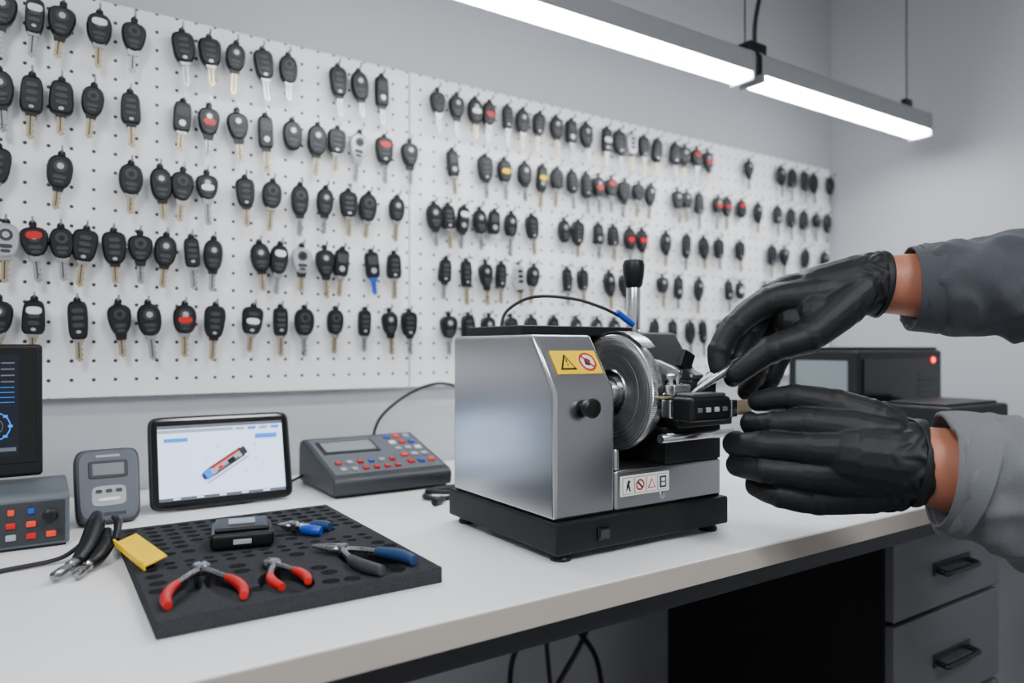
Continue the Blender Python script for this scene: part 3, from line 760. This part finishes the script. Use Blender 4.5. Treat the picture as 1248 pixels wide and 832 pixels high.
o=boxr('kickstand',(0,0.042,0.064),(0.14,0.004,0.122),(R(38),0,0),'black',tb,0.001)

# ---------------------------------------------------------------- sloped console
cs=empty('key_code_console')
prismX('body',[(1.372,0.906),(1.368,0.932),(1.378,0.942),(1.575,0.998),(1.592,0.994),(1.60,0.975),(1.60,0.906)],0.487,0.752,'greyd',cs,0.006)
box('foot_pad',0.495,0.745,1.385,1.595,0.9005,0.907,'black',cs)
sa=math.atan2(0.056,0.197)
def sp(x,s,up=0.0):
    y=1.378+0.197*s; z=0.942+0.056*s
    return (x, y-math.sin(sa)*up, z+math.cos(sa)*up)
def sb(name,x,s,w,d,h,m,bv=0.0015): return boxr(name,sp(x,s,0.0005),(w,d,h),(sa,0,0),m,cs,bv)
sb('panel',0.6195,0.5,0.245,0.185,0.002,'grey')
sb('lcd_frame',0.571,0.70,0.128,0.066,0.006,'black')
sb('lcd',0.571,0.70,0.114,0.050,0.0085,'lcd',0.0005)
seqs=['red','greyl','red','blue','greyl','red','white','red']
for i in range(6):
    sb('button',0.520+0.024*i,0.30,0.012,0.012,0.010,seqs[i])
    sb('button',0.520+0.024*i,0.14,0.012,0.012,0.010,seqs[(i*3+1)%8])
for i in range(3):
    for j in range(5):
        sb('key',0.676+0.024*i,0.88-0.17*j,0.014,0.014,0.010,['blue','greyl','orange','white','greyl','red','greyl'][(i*2+j*3)%7])
tube('cable',[(0.66,1.597,0.95),(0.67,1.625,0.96),(0.70,1.64,1.03),(0.78,1.63,1.09),(0.86,1.60,1.11),(0.95,1.56,1.06),(1.0,1.5,0.92),(1.02,1.45,0.905)],0.004,'cable',cs)
tube('cable',[(0.40,1.56,0.905),(0.44,1.56,0.906),(0.487,1.57,0.92)],0.003,'cable',cs)
co=empty('coiled_usb_cable')
tube('cable',[(0.84,1.3,0.905),(0.74,1.27,0.905),(0.665,1.25,0.905),(0.64,1.28,0.906),(0.68,1.32,0.907),(0.74,1.30,0.911),(0.70,1.26,0.912),(0.655,1.30,0.912),(0.72,1.345,0.906),(0.80,1.34,0.905)],0.0045,'cable',co)
tube('plug',[(0.628,1.215,0.908),(0.655,1.235,0.908)],[0.007,0.007],'black',co)

# ---------------------------------------------------------------- devices at the right
rd=empty('label_printer')
box('body',1.85,2.30,1.10,1.32,0.905,1.195,'black',rd,0.01)
box('top_lid',1.86,2.29,1.11,1.31,1.195,1.203,'blackm',rd,0.003)
box('side_window',1.846,1.851,1.13,1.29,1.08,1.165,'lcd',rd,0.002)
box('front_bezel',1.87,2.28,1.096,1.101,1.02,1.17,'blackg',rd,0.002)
lathe('status_led',(2.235,1.096,1.165),(0,-1,0),[(0,0.008),(0.004,0.007)],'redled',rd,16)
for q in range(5): box('vent',2.15,2.26,1.094,1.097,1.04+0.02*q,1.048+0.02*q,'greyd',rd)
for x in (1.88,2.27):
    for y in (1.13,1.29): cyl('foot',(x,y,0.9),(x,y,0.906),0.012,0.012,'black',rd,16)
d2=empty('card_reader')
box('body',1.85,2.15,0.86,1.05,0.9005,1.055,'blackm',d2,0.008)
box('slot',1.90,2.10,0.857,0.861,0.99,1.0,'greyl',d2,0.001)
box('top_tray',1.87,2.13,0.88,1.03,1.054,1.062,'black',d2,0.003)
bc=empty('bench_clamp')
box('jaw',1.02,1.06,0.95,1.03,0.9005,0.928,'greyd',bc,0.003)
cyl('screw',(1.04,0.93,0.915),(1.04,0.955,0.915),0.007,0.007,'steel2',bc,16)

# ---------------------------------------------------------------- world + camera
w=bpy.data.worlds.new('World'); bpy.context.scene.world=w; w.use_nodes=True
bg=w.node_tree.nodes['Background']; bg.inputs['Color'].default_value=(0.93,0.96,1.0,1); bg.inputs['Strength'].default_value=0.62

cam=bpy.data.cameras.new('camera'); c=bpy.data.objects.new('camera',cam); SC.objects.link(c)
c.location=(0,0,1.2); c.rotation_euler=(R(90),0,R(-33.5))
cam.sensor_width=36; cam.lens=875/1248*36; cam.shift_y=8/1248
cam.clip_start=0.02
cam.dof.use_dof=True; cam.dof.focus_distance=1.08; cam.dof.aperture_fstop=2.5
bpy.context.scene.camera=c
